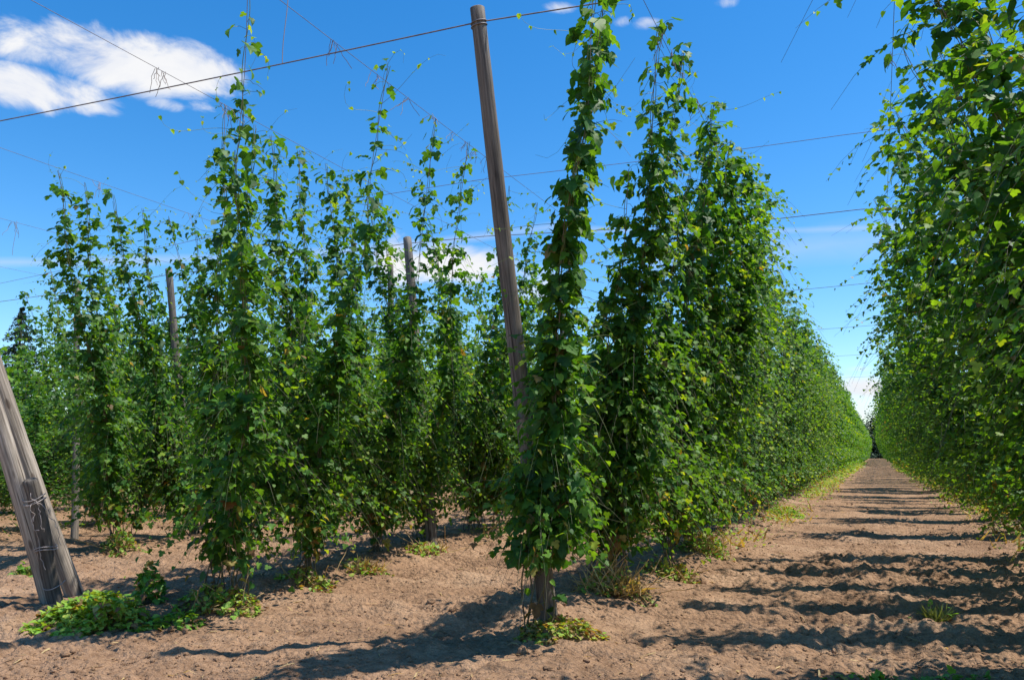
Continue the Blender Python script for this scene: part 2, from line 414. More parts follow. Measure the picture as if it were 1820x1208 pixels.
    size = interp([0, .3, 1], [.112, .094, .050], u) * rng.uniform(.5, 1.3, n) * lsize
    pos = pos + out * (size * .45)[:, None]
    hgt = f[ii]
    tone = np.clip(rng.normal(.25, .10, n) + .42 * np.clip(u - .35, 0, 1) * rng.uniform(.3, 1.3, n) + .10 * np.clip(hgt - .5, 0, 1), 0, .70)
    dead = rng.random(n) < interp([0, .07, .15, .25, 1], [.55, .35, .10, .012, .003], hgt); tone[dead] = rng.uniform(.76, 1, dead.sum())
    low = zmin + .35 * (vnoise(np.cos(az[ii]) * 1.5 + sh, np.sin(az[ii]) * 1.5 + sh) + .3) if prof != 'over' else .10 + 0 * s
    kp = (pos[:, 2] > low) | (rng.random(n) < .05)
    pos, out, size, tone = pos[kp], out[kp], size[kp], tone[kp]; pos[:, 2] = np.maximum(pos[:, 2], .03)
    scatter_leaves(fol, rng, lod, pos, out, size, tone)
    if lod <= 1 and ntot:
        sel = np.nonzero(L > (.18 if lod == 0 else .4))[0]
        m = 6
        ext = np.where(rng.random(len(sel)) < .4, 1.25, 1.0)
        ss = np.linspace(0, 1, m)[None] * (L[sel] * ext)[:, None]
        P = along(ss.ravel(), np.repeat(sel, m)).reshape(len(sel), m, 3)
        P += np.cumsum(rng.normal(size=P.shape) * .008, 1); lowP = P[..., -1, 2] > .35; P = P[lowP]; sel = sel[lowP]; P[..., 2] = np.maximum(P[..., 2], .02)
        V, F = tubes(P, np.linspace(.0032, .0012, m)[None] * np.ones((len(sel), 1)), 3)
        stem.add(V, F, np.repeat(rng.uniform(.0, .6, len(sel)), m * 3))
    # tendrils and waving tips
    if lod == 0:
        nt_ = int(16 * dens); fT = rng.uniform(.35, 1.0, nt_); m = 12
        azT = rng.uniform(0, 6.283, nt_); LT = rng.uniform(.25, .65, nt_)
        ss = np.linspace(0, 1, m)
        d = np.stack([np.cos(azT), np.sin(azT), rng.uniform(-.2, .6, nt_)], -1)
        P = A(fT)[:, None] + d[:, None] * (ss[None] * LT[:, None])[..., None]
        cur_ = ss[None] ** 2 * rng.uniform(1, 4.5, (nt_, 1)) + rng.uniform(0, 6, (nt_, 1))
        P += np.stack([np.cos(cur_), np.sin(cur_), np.sin(cur_ * 1.3)], -1) * (ss[None] * .12)[..., None]
        V, F = tubes(P, np.linspace(.0026, .0011, m)[None] * np.ones((nt_, 1)), 3)
        stem.add(V, F, .95)
        q = rng.integers(5, m, (nt_, 5)); pp = P[np.arange(nt_)[:, None], q].reshape(-1, 3)
        o = unit(rng.normal(size=pp.shape)); scatter_leaves(fol, rng, 0, pp, o, rng.uniform(.018, .05, len(pp)), rng.uniform(.4, .72, len(pp)))
    tw = axis * 1.0; tw = base + (tw - base)
    return stem, fol, tw

def build_plant(seed, tops, prof, lod, loc=(0, 0, 0), **kw):
    """hop_plant > bine (> foliage), twine"""
    rng = np.random.default_rng(seed)
    root = link('hop_plant', None, loc=loc); root.empty_display_size = .2
    for i, tp in enumerate(tops):
        k = dict(kw)
        off = (rng.uniform(-.12, .12), rng.uniform(-.15, .15))
        st, fo, tw = hop_string(rng, tp, prof if isinstance(prof, str) else prof[i], lod, base_off=off, **k)
        b = link('bine', st.mesh('bine'), M_STEM, root)
        link('foliage', fo.mesh('foliage'), M_LEAF, b)
        if lod < 2:
            V, F = tubes(tw[None], np.full((1, len(tw)), .0035), 3)
            link('twine', make_mesh('twine', V, [F], {'tone': np.full(len(V), .15)}), M_TWINE, root)
    return root

def dup(root, loc, rot=(0, 0, 0), scale=(1, 1, 1)):
    r = root.copy(); COL.objects.link(r); r.location = loc; r.rotation_euler = rot; r.scale = scale
    for ch in list(root.children):
        c = ch.copy(); COL.objects.link(c); c.parent = r
        for g in list(ch.children):
            d = g.copy(); COL.objects.link(d); d.parent = c
    return r

PLANTS = 'hop plants trained up twine on the trellis'
ORD = ['first', 'second', 'third', 'fourth', 'fifth', 'sixth', 'seventh', 'eighth', 'ninth', 'tenth', 'eleventh', 'twelfth']

# ---------------------------------------------------------------- near plants, each surveyed from the photograph
def near_plant(seed, base, top_list, label, prof, **kw):
    kw.setdefault('ybias', .15)
    b = np.array([base[0], base[1], gz(*base[:2]) - .02])
    tops = [np.asarray(t) - b for t in top_list]
    if 20 < seed < 40: tops.append(np.array([.25, .95, 3.5])); prof = (prof + ['tuft']) if isinstance(prof, list) else prof
    o = build_plant(seed, tops, prof, 0, loc=tuple(b), **kw)
    return tag(o, label, 'hop plant', PLANTS)

ZT = 5.36
def T(px, py, z=ZT): return at_height(px, py, z)
def G(px, py): return at_height(px, py, .05)[:2]

# row A, left side of the bare lane
near_plant(11, G(938, 1122), [T(1078, -22), T(1060, -70)], 'dark broad leaved hop plant climbing before the foot of the tall leaning pole', 'column', dens=1.25, lsize=1.0, bow=-.05, lw=.85, zmin=.58)
near_plant(12, G(1085, 1040), [T(1172, 48), T(1215, 95), T(1118, 300, 4.3), T(1228, 290, 4.7)], 'loose leafed hop plant, next beyond the one at the tall leaning pole', 'tuft', dens=1.25, lw=1.0, lsize=.95)
near_plant(13, G(1170, 1005), [T(1268, 188), T(1262, 215)], 'solid dark hop plant, third from the near end of row left of lane', 'column', dens=1.6, lsize=.95)
near_plant(14, (ROWS['A'], 12.9), [T(1298, 250), T(1322, 300)], 'bushy hop plant, fourth from the near end of row left of lane', 'wall')
near_plant(15, (ROWS['A'], 14.4), [T(1340, 338), T(1358, 375)], 'bushy hop plant, fifth from the near end of row left of lane', 'wall')
# row B
near_plant(21, G(398, 1075), [T(440, -5), T(400, 190), T(455, 222)], 'hop plant with a bine slanting out of the picture, nearest right of double post', ['wisp', 'tuft', 'tuft'], dens=.85, lw=.78, lsize=.88)
near_plant(22, G(548, 1030), [T(690, 118), T(482, 240), T(532, 268)], 'second hop plant right of the double post, with a nearly bare bine top', ['wisp', 'tuft', 'tuft'], dens=1.1, lw=.95, lsize=.88)
near_plant(23, G(665, 992), [T(775, 212), T(578, 290), T(615, 312)], 'third hop plant right of the double post, standing in the straw tuft', ['wisp', 'tuft', 'tuft'], dens=1.1, lw=.95, lsize=.88)
near_plant(24, G(757, 965), [T(832, 252), T(655, 335), T(678, 345)], 'hop plant at the foot of the upright mid field pole', ['wisp', 'tuft', 'tuft'], dens=1.1, lw=.95, lsize=.88)
near_plant(25, G(840, 945), [T(905, 330), T(955, 360), T(765, 395)], 'hop plant with bare brown stems low down, just left of the leaning pole foot', ['wisp', 'tuft', 'tuft'], dens=1.1, lw=.95, lsize=.88)
# row C
near_plant(31, G(215, 972), [T(104, 303), T(150, 324), T(85, 460)], 'outermost hop plant of third row, its leafy top leftmost against the sky', 'tuft', dens=1.2, lw=1.0, lsize=.9)
near_plant(32, G(330, 955), [T(200, 345), T(252, 370), T(170, 462)], 'third row hop plant with drooping top, right of the leftmost leafy column', 'tuft', dens=1.2, lw=1.0, lsize=.9)
near_plant(33, G(430, 940), [T(300, 385), T(345, 406), T(262, 480)], 'third row hop plant before the grey pole whose top shows at left', 'tuft', dens=1.2, lw=1.0, lsize=.9)
near_plant(34, G(510, 925), [T(378, 418), T(425, 440), T(470, 458)], 'hop plant of the third row, fourth from its outer end', 'tuft', dens=1.2, lw=1.0, lsize=.9)
# row R, right side of the lane
RW = .30
for i, v in enumerate([6.0, 7.6, 9.2, 10.8, 12.2]):
    lab = ['nearest hop plant in the row right of lane, big leaves at top right corner', 'hop plant with thick slanting bine, second in the row right of lane',
           'third hop plant in row right of lane, shoots waving into open sky', 'dense hop plant, fourth in the row right of the lane', 'dense hop plant, fifth in the row right of the lane'][i]
    near_plant(41 + i, (ROWS['R'], v), [(RW + .1, v - 1.5, ZT), (RW + .4, v - 1.33, ZT), (RW + 1.2, v - .9, ZT)], lab, 'over', dens=.85, lsize=.98, bow=.12, ybias=-.45)

# ---------------------------------------------------------------- repeated plants down the rows
def protos(seed0, n, tops_fn, prof, lod, **kw):
    out = []
    for i in range(n):
        rng = np.random.default_rng(seed0 + 500 + i)
        out.append([build_plant(seed0 + i, tops_fn(rng), prof, lod, **kw), False])
    return out
def jit(rng, a, s=.12): return a + rng.normal() * s
PA1 = protos(100, 4, lambda r: [(jit(r, 1.35), jit(r, -.45), ZT), (jit(r, 1.3), jit(r, .45), ZT)], 'wall', 1, dens=1.0)
PA2 = protos(110, 3, lambda r: [(jit(r, 1.3), jit(r, -.45), ZT), (jit(r, 1.2), jit(r, .45), ZT)], 'wall', 2, lsize=1.75)
PR1 = protos(120, 4, lambda r: [(jit(r, -2.35), jit(r, -1.35), ZT), (jit(r, -1.7), jit(r, -1.05), ZT)], 'over', 1, dens=1.0, bow=.15, ybias=-.35)
PR2 = protos(130, 3, lambda r: [(jit(r, -2.25), jit(r, -.45), ZT), (jit(r, -1.7), jit(r, .45), ZT)], 'over', 2, lsize=1.75, bow=.15)
PL1 = protos(140, 5, lambda r: [(jit(r, 1.1), jit(r, -.45), ZT), (jit(r, 1.1), jit(r, .45), ZT), (jit(r, -1.1), jit(r, -.45), ZT), (jit(r, -1.1), jit(r, .45), ZT)], 'end', 1, dens=.9, lsize=.95)
PL2 = protos(150, 3, lambda r: [(jit(r, 1.1), jit(r, 0, .3), ZT), (jit(r, -1.1), jit(r, 0, .3), ZT)], 'end', 2, lsize=1.75)

grng = np.random.default_rng(77)
def place(pool, u, v, label, tilt=0.0, flip=False):
    p = pool[grng.integers(len(pool))]
    loc = (u + grng.normal() * .06, v + grng.normal() * (.28 if abs(u - 2.75) < .1 else .14), 0)
    loc = (loc[0], loc[1], (gz(loc[0], loc[1]) if v < 60 else .06) - .02)
    sx = grng.uniform(.93, 1.07); sy = grng.choice([-1, 1]) * grng.uniform(.95, 1.1)
    if flip: sx *= -1
    r_, d_ = loc[0] * CY + loc[1] * SY, -loc[0] * SY + loc[1] * CY
    short = u < -14 and d_ > 1 and 910 + r_ / d_ * 1440 < 105
    if short: tilt *= .3
    sc = (sx, sy, grng.uniform(.54, .61) if short else 1 / math.cos(tilt) * grng.uniform(.94, 1.01)); rot = (tilt, 0, grng.normal() * .05)
    if not p[1]:
        o = p[0]; p[1] = True; o.location = loc; o.rotation_euler = rot; o.scale = sc
    else:
        o = dup(p[0], loc, rot, sc)
    return tag(o, label, 'hop plant', PLANTS)

def row(name, v0, n, near_pool, far_pool, vswap, labeler, tilt0=0.0, flipping=False, first=0, nt=5):
    for i in range(n):
        v = v0 + i * 1.8
        tilt = tilt0 * max(0.0, 1 - i / nt)
        place(near_pool if v < vswap else far_pool, ROWS[name], v, labeler(i + first), tilt, flipping and grng.random() < .5)

row('A', 16.0, 53, PA1, PA2, 42, lambda i: ('leafy hop plant, %s from the near end of row left of lane' % ORD[i]) if i < 9 else
    ('hop plant merged into the green wall left of the lane, middle distance' if i < 30 else 'small far hop plant in the green wall left of lane, near its vanishing end'), R(17), first=5, nt=6)
row('R', 13.9, 54, PR1, PR2, 42, lambda i: ('leafy hop plant, %s from the near end of row right of lane' % ORD[i]) if i < 9 else
    ('hop plant merged into the overhanging green wall right of the lane, middle distance' if i < 32 else 'small far hop plant in the green wall right of lane, near its vanishing end'), first=5)
row('B', 14.4, 23, PL1, PL2, 30, lambda i: ('hop plant, %s in the row beginning right of the double post' % ORD[i]) if i < 7 else
    'hop plant far along the row behind the one with the tall leaning pole', R(15), True, first=5)
row('C', 15.9, 18, PL1, PL2, 30, lambda i: ('hop plant, %s from the outer end of the third row from the lane' % ORD[i]) if i < 6 else
    'hop plant far along third row left of lane, glimpsed between nearer vines', R(15), True, first=4)
row('D', 9.2, 20, PL1, PL2, 28, lambda i: 'fourth row hop plant, behind the double post and leftmost vines', R(16), True)
row('E', 9.8, 18, PL1, PL2, 26, lambda i: 'fifth row hop plant left of lane, glimpsed low between nearer vines', R(16), True)
row('F', 10.0, 16, PL2, PL2, 20, lambda i: 'hop plant of the far sixth row at left, pale green behind the nearer rows', R(14), True)
row('S', 6.5, 16, PR1, PR2, 20, lambda i: 'hop plant of the row behind the right hand row, glimpsed through gaps in it')

# what lies farther down the long rows reads as one mass
def far_mass():
    rng = np.random.default_rng(9); acc = Acc()
    for u, v0, v1, lean in ((ROWS['A'], 110.5, 255, 1.3), (ROWS['R'], 110.5, 255, -2.2), (ROWS['B'], 55.5, 200, .2), (ROWS['C'], 48.5, 150, 0), (ROWS['D'], 45, 130, 0),
                            (ROWS['E'], 42, 120, 0), (ROWS['F'], 39, 110, 0), (-28.8, 11, 100, 0), (-33, 11, 100, 0), (ROWS['S'], 35.5, 120, -1.5)):
        n = int((v1 - v0) * (230 if abs(u) < 4 else 110))
        y = rng.uniform(v0, v1, n); f = rng.beta(1.15, 1.0, n) * .98 + .02
        half = np.interp(f, [0, .08, .5, .9, 1], [.25, .7, .75, .5, .2])
        x = u + lean * f + rng.normal(size=n) * half * .55
        z = f * (H + .1 * np.sin(y * .7))
        o = unit(np.stack([rng.normal(size=n), rng.normal(size=n) * .6, 0 * y], -1))
        tip, nrm = leaf_frames(rng, o, n)
        tone = np.clip(rng.normal(.27, .11, n) + .1 * f, 0, .65)
        put_leaves(acc, rng, FAR, np.stack([x, y, z], -1), tip, nrm, rng.uniform(.16, .32, n), tone)
    o = link('distant_hop_vines', acc.mesh('distant_hop_vines'), M_LEAF)
    tag(o, 'mass of distant hop vines merging at the far ends of the rows', 'hop vines', kind='stuff')
far_mass()

# ---------------------------------------------------------------- poles
def pole_mesh(seed, base, top, r0, r1, sides=18, rings=40):
    rng = np.random.default_rng(seed)
    base = np.asarray(base, float); top = np.asarray(top, float)
    t = np.linspace(0, 1, rings); d = top - base; ln = np.linalg.norm(d)
    zt = t * ln
    wob = np.stack([np.sin(t * 3.1 + rng.uniform(0, 6)) * .012, np.sin(t * 4.3 + rng.uniform(0, 6)) * .012], -1) * np.sin(math.pi * t)[:, None] * 2
    ang = np.arange(sides) * 2 * math.pi / sides
    rr = (r0 + (r1 - r0) * t)[:, None] * (1 + .035 * np.sin(ang * 3 + rng.uniform(0, 6))[None] + .02 * np.sin(ang[None] * 5 + t[:, None] * 4) + rng.normal(size=(rings, 1)) * .008)
    crack = np.exp(-((ang - 2.2) / .2) ** 2) * .10 + np.exp(-((ang - 4.6) / .17) ** 2) * .09
    rr = rr * (1 - crack[None] * (np.sin(t * 9) > -.5)[:, None])
    V = np.stack([rr * np.cos(ang) + wob[:, :1], rr * np.sin(ang) + wob[:, 1:], np.broadcast_to(zt[:, None], rr.shape)], -1).reshape(-1, 3)
    # slightly rounded end
    e = np.stack([.8 * rr[-1] * np.cos(ang), .8 * rr[-1] * np.sin(ang), np.full(sides, ln + r1 * .16)], -1)
    c = np.array([[0, 0, ln + r1 * .2]])
    V = np.concatenate([V, e, c])
    idx = np.arange((rings + 1) * sides).reshape(rings + 1, sides)
    q = np.stack([idx[:-1], np.roll(idx, -1, 1)[:-1], np.roll(idx, -1, 1)[1:], idx[1:]], -1).reshape(-1, 4)
    tri = np.stack([idx[-1], np.roll(idx[-1], -1), np.full(sides, (rings + 1) * sides)], -1)
    return make_mesh('pole', V, [q, tri]), Vector(d).to_track_quat('Z', 'Y').to_euler()

def pole(name, seed, base, top, r0, r1, parent=None, origin=None, mat=None):
    me, e = pole_mesh(seed, base, top, r0, r1)
    o = link(name, me, mat or M_WOOD, parent)
    o.location = Vector(base) - (Vector(origin) if origin is not None else Vector((0, 0, 0))); o.rotation_euler = e
    return o
def rings_wire(acc, base, top, f, r, turns=2.2, rad=.004, seed=0):
    """wire wrapped round a pole at fraction f"""
    rng = np.random.default_rng(seed)
    d = unit(np.asarray(top, float) - base); a = unit(np.cross(d, [0, 0.3, 1.])); b = np.cross(d, a)
    s = np.linspace(0, turns * 6.283, int(turns * 16))
    P = np.asarray(base) + (np.asarray(top) - base) * f + (a * np.cos(s)[:, None] + b * np.sin(s)[:, None]) * r + d * ((s / s[-1] - .5) * .05)[:, None]
    V, F = tubes(P[None], np.full((1, len(s)), rad), 5); acc.add(V, F, .3)

PG = 'grey wooden trellis poles'
# tall leaning pole
bA = np.append(G(986, 1112), -.35); bA[:2] += [0, 0]
tA = rd(-62 / 1318 * 6.42, 6.42, EC + 782 / 1318 * 6.42)
oA = pole('trellis_pole', 1, bA, tA, .088, .064)
tag(oA, 'tall weathered grey wooden pole leaning left at the near end of its hop row', 'pole', PG)
acc = Acc(); dA = (tA - bA)
# staple and cable wrap near the head, a child of the pole in its own frame
acc2 = Acc(); Lp = float(np.linalg.norm(dA))
rings_wire(acc2, np.array([0, 0, 0.]), np.array([0, 0, Lp]), (Lp - .14) / Lp, .070, 1.6, .006)
link('cable_loop', acc2.mesh('cable_loop'), M_CABLE, oA)

b2 = np.append(G(772, 975), -.2); d2 = 8.65 * EC
def pole_at(seed, bpx, bpy, tpx, tpy, d, r0, r1, label):
    """base by its ground pixel or beneath the given pixel, top at distance d"""
    a, fw, up = ray(tpx, tpy)
    top = rd(a / fw * d, d, EC + up / fw * d)
    if bpy is None:
        base = rd((bpx - 910) / 1450 * d, d, -.2)
    else:
        base = np.append(G(bpx, bpy), -.2)
    return tag(pole('trellis_pole', seed, base, top, r0, r1), label, 'pole', PG), top
p2, t2 = pole_at(2, 772, 975, 724, 423, 13.8, .095, .075, 'upright grey pole standing in the second row, its flat top clear against the sky')
p3, t3 = pole_at(3, 350, None, 300, 478, 16.2, .085, .07, 'grey pole with its top showing above the vines at left')
p4, t4 = pole_at(4, 697, None, 694, 470, 22.6, .10, .085, 'thin far pole half hidden by vines, just left of the upright pole')
p5, t5 = pole_at(5, 134, 948, 139, 500, 16.9, .072, .055, 'slim pole among the leaves at far left near the dark conifer')
def simple_pole(seed, u, v, label):
    return tag(pole('trellis_pole', seed, (u, v, -.2), (u - .1, v - .1, H + .1), .10, .075), label, 'pole', PG)
simple_pole(6, ROWS['R'] + 1.0, 20.8, 'dark pole glimpsed through the right hand row of vines')
simple_pole(7, ROWS['B'] - .4, 19.2, 'weathered pole deep inside the second row of vines')
simple_pole(8, ROWS['C'] - .3, 26, 'weathered pole deep inside the third row of vines')

# end post: two long poles and a stub, wired together, leaning out of the field
org = np.append(G(110, 1062), 0.0)
ep = link('anchor_post', None, loc=tuple(org))
tag(ep, 'leaning double wooden end post with a short stub wired to its foot', 'post')
def lean_pt(px, py, zh, dd=0.0):
    g = np.append(G(px, py), 0.0)
    k = .93
    # outwards (towards the headland) with height
    return g, g + np.array([0, -.36 * zh, zh])
L1 = at_height(133, 1056, 0.0); L2 = at_height(90, 1073, 0.0)
def top_thru(base, px, py):
    """point above the base plane on the ray through px,py whose lean runs along the row"""
    a, fw, up = ray(px, py)
    # ray: (a/fw*d, d); base in r,d ; lean only along v: u fixed
    # u = r*CY - d*SY = d*(a/fw*CY - SY)
    d = base[0] / (a / fw * CY - SY); r = a / fw * d
    return np.array([base[0], r * SY + d * CY, EC + up / fw * d])
P1 = top_thru(L1, 14, 720); dir1 = (P1 - L1) / P1[2]
P2 = top_thru(L2, 12, 800); dir2 = (P2 - L2) / P2[2]
e1 = L1 + dir1 * 5.0; e2 = L2 + dir2 * 4.9
pole('pole', 21, L1 - dir1 * .3, e1, .100, .08, ep, org, M_WOOD_PALE)
pole('pole', 22, L2 - dir2 * .3, e2, .094, .075, ep, org, M_WOOD_PALE)
Ls = at_height(105, 1070, 0.0); tf = top_thru(Ls, 55, 852); ds = (tf - Ls) / tf[2]
toward = -unit(np.array([Ls[0], Ls[1], 0.]))
Ls = Ls + toward * .16; tf = tf + toward * .18
pole('stub', 23, Ls - ds * .3, tf, .078, .070, ep, org, M_WOOD_DARK)
tw = Acc()
rng = np.random.default_rng(3)
for f in (.86, .83, .47, .45, .16):
    P_ = []
    c = Ls + (tf - Ls) * f - org
    s = np.linspace(-.6, 3.9, 26)
    ax = unit(tf - Ls); side = unit(np.cross(ax, toward)); 
    P_ = c + side * (np.cos(s) * .105)[:, None] + toward * (np.sin(s) * .095)[:, None] + ax * (np.sin(s * 1.7 + f * 9) * .02)[:, None]
    V, F = tubes(P_[None], np.full((1, 26), .005), 5); tw.add(V, F, .4)
for k in range(4):
    c = Ls + (tf - Ls) * rng.uniform(.78, .9) + toward * .10 - org
    m = 18; s = np.linspace(0, 1, m)
    P_ = c + np.cumsum(rng.normal(size=(m, 3)) * .014, 0) + np.outer(s, ax * -rng.uniform(.3, .85) + side * rng.uniform(-.18, .12))
    V, F = tubes(P_[None], np.full((1, m), .004), 4); tw.add(V, F, .4)
link('tie_wire', tw.mesh('tie_wire'), M_TIE, ep)

# ---------------------------------------------------------------- cables and wires
def catenary(pts, sag, n=14):
    out = []
    for i in range(len(pts) - 1):
        a, b = np.asarray(pts[i], float), np.asarray(pts[i + 1], float)
        t = np.linspace(0, 1, n, endpoint=(i == len(pts) - 2))
        P = a + (b - a) * t[:, None]; P[:, 2] -= sag * 4 * t * (1 - t) * (np.linalg.norm(b - a) / 10) ** 2
        out.append(P)
    return np.concatenate(out)
CG = 'cross cables of the trellis'
def cable(pts, rad, label, sag=.05, mat=None, name='trellis_cable', cat='cable', group=CG):
    P = catenary(pts, sag)
    V, F = tubes(P[None], np.full((1, len(P)), rad), 6)
    o = link(name, make_mesh(name, V, [F]), mat or M_CABLE)
    return tag(o, label, cat, group)
hd = tA - unit(dA) * .13
cable([(-60, 3.5, 5.2), at_height(-150, 244, 5.2), hd + [0, -.02, 0], at_height(1050, 8, 5.42), (4.5, 7.2, 5.45), (40, 9, 5.4)], .006, 'thick dark cable crossing the sky and passing over the tall leaning pole', .04)
cable([(-60, 16, 5.4), at_height(0, 536, 5.4), t3 - [0, 0, .12], t2 - [0, 0, .1], at_height(860, 420, 5.4), at_height(1380, 389, 5.4), at_height(1530, 372, 5.4), (40, 15, 5.4)], .0065, 'cable sloping behind the vines from far left over the two upright poles', .05)
cable([(-45, 12, 5.3), at_height(690, 345, 5.35), at_height(850, 320, 5.38), at_height(1320, 265, 5.42), at_height(1500, 240, 5.42), (20, 10.5, 5.4)], .0032, 'thin rust coloured wire crossing the sky, just above the vines left of the lane', .03, M_RUST)
far_lab = ['cable across the lane, the third lowest up in the strip of sky', 'thin far cable across the narrowing strip of sky', 'very thin distant cable low in the strip of sky', 'faintest lowest cable at the far end of the lane']
for i, v in enumerate((19.6, 26.3, 34, 44)):
    cable([(-45, v + .6, 5.42), (-22, v, 5.4), (-7, v + .2, 5.42), (0, v, 5.44), (4, v, 5.44), (40, v, 5.4)], .0055, far_lab[i], .05)

WG = 'wires along the tops of the rows'
def remnants(parent, pts, seed, n=6, spread=.25):
    rng = np.random.default_rng(seed)
    for p in pts:
        acc = Acc()
        for k in range(rng.integers(3, n + 1)):
            m = 7; s = np.linspace(0, 1, m); ln = rng.uniform(.06, .22)
            P = np.asarray(p) + [0, rng.normal() * .03, 0] + np.outer(s * ln, [rng.normal() * .45, rng.normal() * .45, -1]) + np.cumsum(rng.normal(size=(m, 3)) * .008, 0)
            V, F = tubes(P[None], np.full((1, m), .003), 3); acc.add(V, F, rng.random() * .6)
        link('twine_scrap', acc.mesh('twine_scrap'), M_TWINE, parent)
def line_wire(u, v0, v1, label, scraps=(), z=ZT + .03, seed=0):
    pts = [(u - .2, v0 - 6, -.05), (u, v0, z)] + [(u, v, z) for v in np.linspace(v0, v1, 10)[1:]]
    o = cable(pts, .0027, label, .02, M_CABLE, 'trellis_wire', 'wire', WG)
    if len(scraps): remnants(o, scraps, seed)
    return o
w1 = T(850, 262)[0]; w0 = T(400, 185)[0]
def on(u, vs, z=ZT): return [np.array([u, v, z]) for v in vs]
line_wire(T(1172, 48)[0], 2.2, 250, 'row wire running up from the vines left of the lane, right of the tall pole', on(T(1172, 48)[0], (6.7, 7.1, 7.6, 8.2)), seed=1)
line_wire(T(775, 212)[0], 2.2, 120, 'row wire with twine tatters, descending from the sky top to behind the tall pole', on(T(775, 212)[0], (5.6, 6.3, 6.9, 7.4, 7.9, 8.2, 8.5, 8.8)), seed=2)
line_wire(T(400, 187)[0], 2.2, 120, 'row wire slanting down across the white cloud, with scraps of twine on it', on(T(400, 187)[0], (5.3, 5.4, 6.2, 6.35, 6.5)), seed=3)
line_wire(T(104, 300)[0], 2.5, 100, 'row wire running into the leftmost leafy tops', on(T(104, 300)[0], (5.9, 7.4, 9.0)), seed=4)
line_wire(T(60, 405)[0], 2.5, 90, 'faint row wire at the left edge under the cloud', on(T(60, 405)[0], (8.2,)), seed=5)
line_wire(T(60, 488)[0], 2.5, 90, 'lowest faint row wire at the left edge, above the conifer')
line_wire(RW + .05, 2.0, 250, 'row wire hidden in the leaves overhanging the right side of the lane', on(RW + .05, (4, 5, 6.5, 8)), seed=6)
line_wire(1.9, 2.0, 200, 'second row wire over the right hand vines')
# loose strings hanging free
def hang(px, py0, py1, z0, label, seed):
    p = at_height(px, py0, z0); rng = np.random.default_rng(seed)
    d = math.hypot(p[0], p[1]); ln = (py1 - py0) / 1340 * d * .98
    t = np.linspace(0, 1, 14)
    P = p + np.outer(t, [0, 0, -ln]) + np.stack([np.sin(t * 5) * .01, np.cos(t * 4) * .01, 0 * t], -1)
    V, F = tubes(P[None], np.full((1, 14), .0035), 4)
    o = link('hanging_twine', make_mesh('hanging_twine', V, [F], {'tone': np.full(len(V), .2)}), M_TWINE)
    tag(o, label, 'twine', 'loose twine hanging from wires')
hang(511, -40, 122, 5.38, 'long pale loose twine hanging straight down in the open sky', 1)
hang(29, 392, 445, 5.36, 'short loose twine hanging at the far left edge of the sky', 2)

# ---------------------------------------------------------------- ground
def build_ground():
    def lines(lo, hi, step, lim0, lim1, g0, g1):
        c = list(np.arange(lo, hi + 1e-6, step))
        s = step; x = hi
        while x < lim1: s = min(s * g1, 40); x += s; c.append(x)
        s = step; x = lo; pre = []
        while x > lim0: s = min(s * g0, 40); x -= s; pre.append(x)
        return np.array(pre[::-1] + c)
    xs = lines(-9.5, 5.5, .024, -700, 700, 1.03, 1.045)
    ys = lines(3.2, 12.5, .024, -300, 1500, 1.10, 1.012)
    X, Y = np.meshgrid(xs, ys, indexing='ij')
    rx = np.gradient(xs); ry = np.gradient(ys)
    res = np.maximum(rx[:, None] * .8, ry[None] * .8)
    Z = ground_h(X, Y, res)
    nx, ny = len(xs), len(ys)
    idx = np.arange(nx * ny).reshape(nx, ny)
    q = np.stack([idx[:-1, :-1], idx[1:, :-1], idx[1:, 1:], idx[:-1, 1:]], -1).reshape(-1, 4)
    o = link('ground', make_mesh('ground', np.stack([X, Y, Z], -1).reshape(-1, 3), [q]), M_SOIL)
    tag(o, 'dry brown tilled soil between and in front of the hop rows', 'ground', kind='structure')
build_ground()

ICO20 = np.array([(0, 11, 5), (0, 5, 1), (0, 1, 7), (0, 7, 10), (0, 10, 11), (1, 5, 9), (5, 11, 4), (11, 10, 2), (10, 7, 6), (7, 1, 8), (3, 9, 4), (3, 4, 2), (3, 2, 6), (3, 6, 8), (3, 8, 9), (4, 9, 5), (2, 4, 11), (6, 2, 10), (8, 6, 7), (9, 8, 1)])
def ico():
    t = (1 + 5 ** .5) / 2
    v = unit(np.array([(-1, t, 0), (1, t, 0), (-1, -t, 0), (1, -t, 0), (0, -1, t), (0, 1, t), (0, -1, -t), (0, 1, -t), (t, 0, -1), (t, 0, 1), (-t, 0, -1), (-t, 0, 1)], float))
    f = np.array([(0, 11, 5), (0, 5, 1), (0, 1, 7), (0, 7, 10), (0, 10, 11), (1, 5, 9), (5, 11, 4), (11, 10, 2), (10, 7, 6), (7, 1, 8), (3, 9, 4), (3, 4, 2), (3, 2, 6), (3, 6, 8), (3, 8, 9), (4, 9, 5), (2, 4, 11), (6, 2, 10), (8, 6, 7), (9, 8, 1)])
    vs = list(map(tuple, v)); cache = {}; nf = []
    def mid(a, b):
        k = (min(a, b), max(a, b))
        if k not in cache:
            m = (np.array(vs[a]) + np.array(vs[b])) / 2; vs.append(tuple(m / np.linalg.norm(m))); cache[k] = len(vs) - 1
        return cache[k]
    for a, b, c in f:
        ab, bc, ca = mid(a, b), mid(b, c), mid(c, a); nf += [(a, ab, ca), (b, bc, ab), (c, ca, bc), (ab, bc, ca)]
    return np.array(vs), np.array(nf)

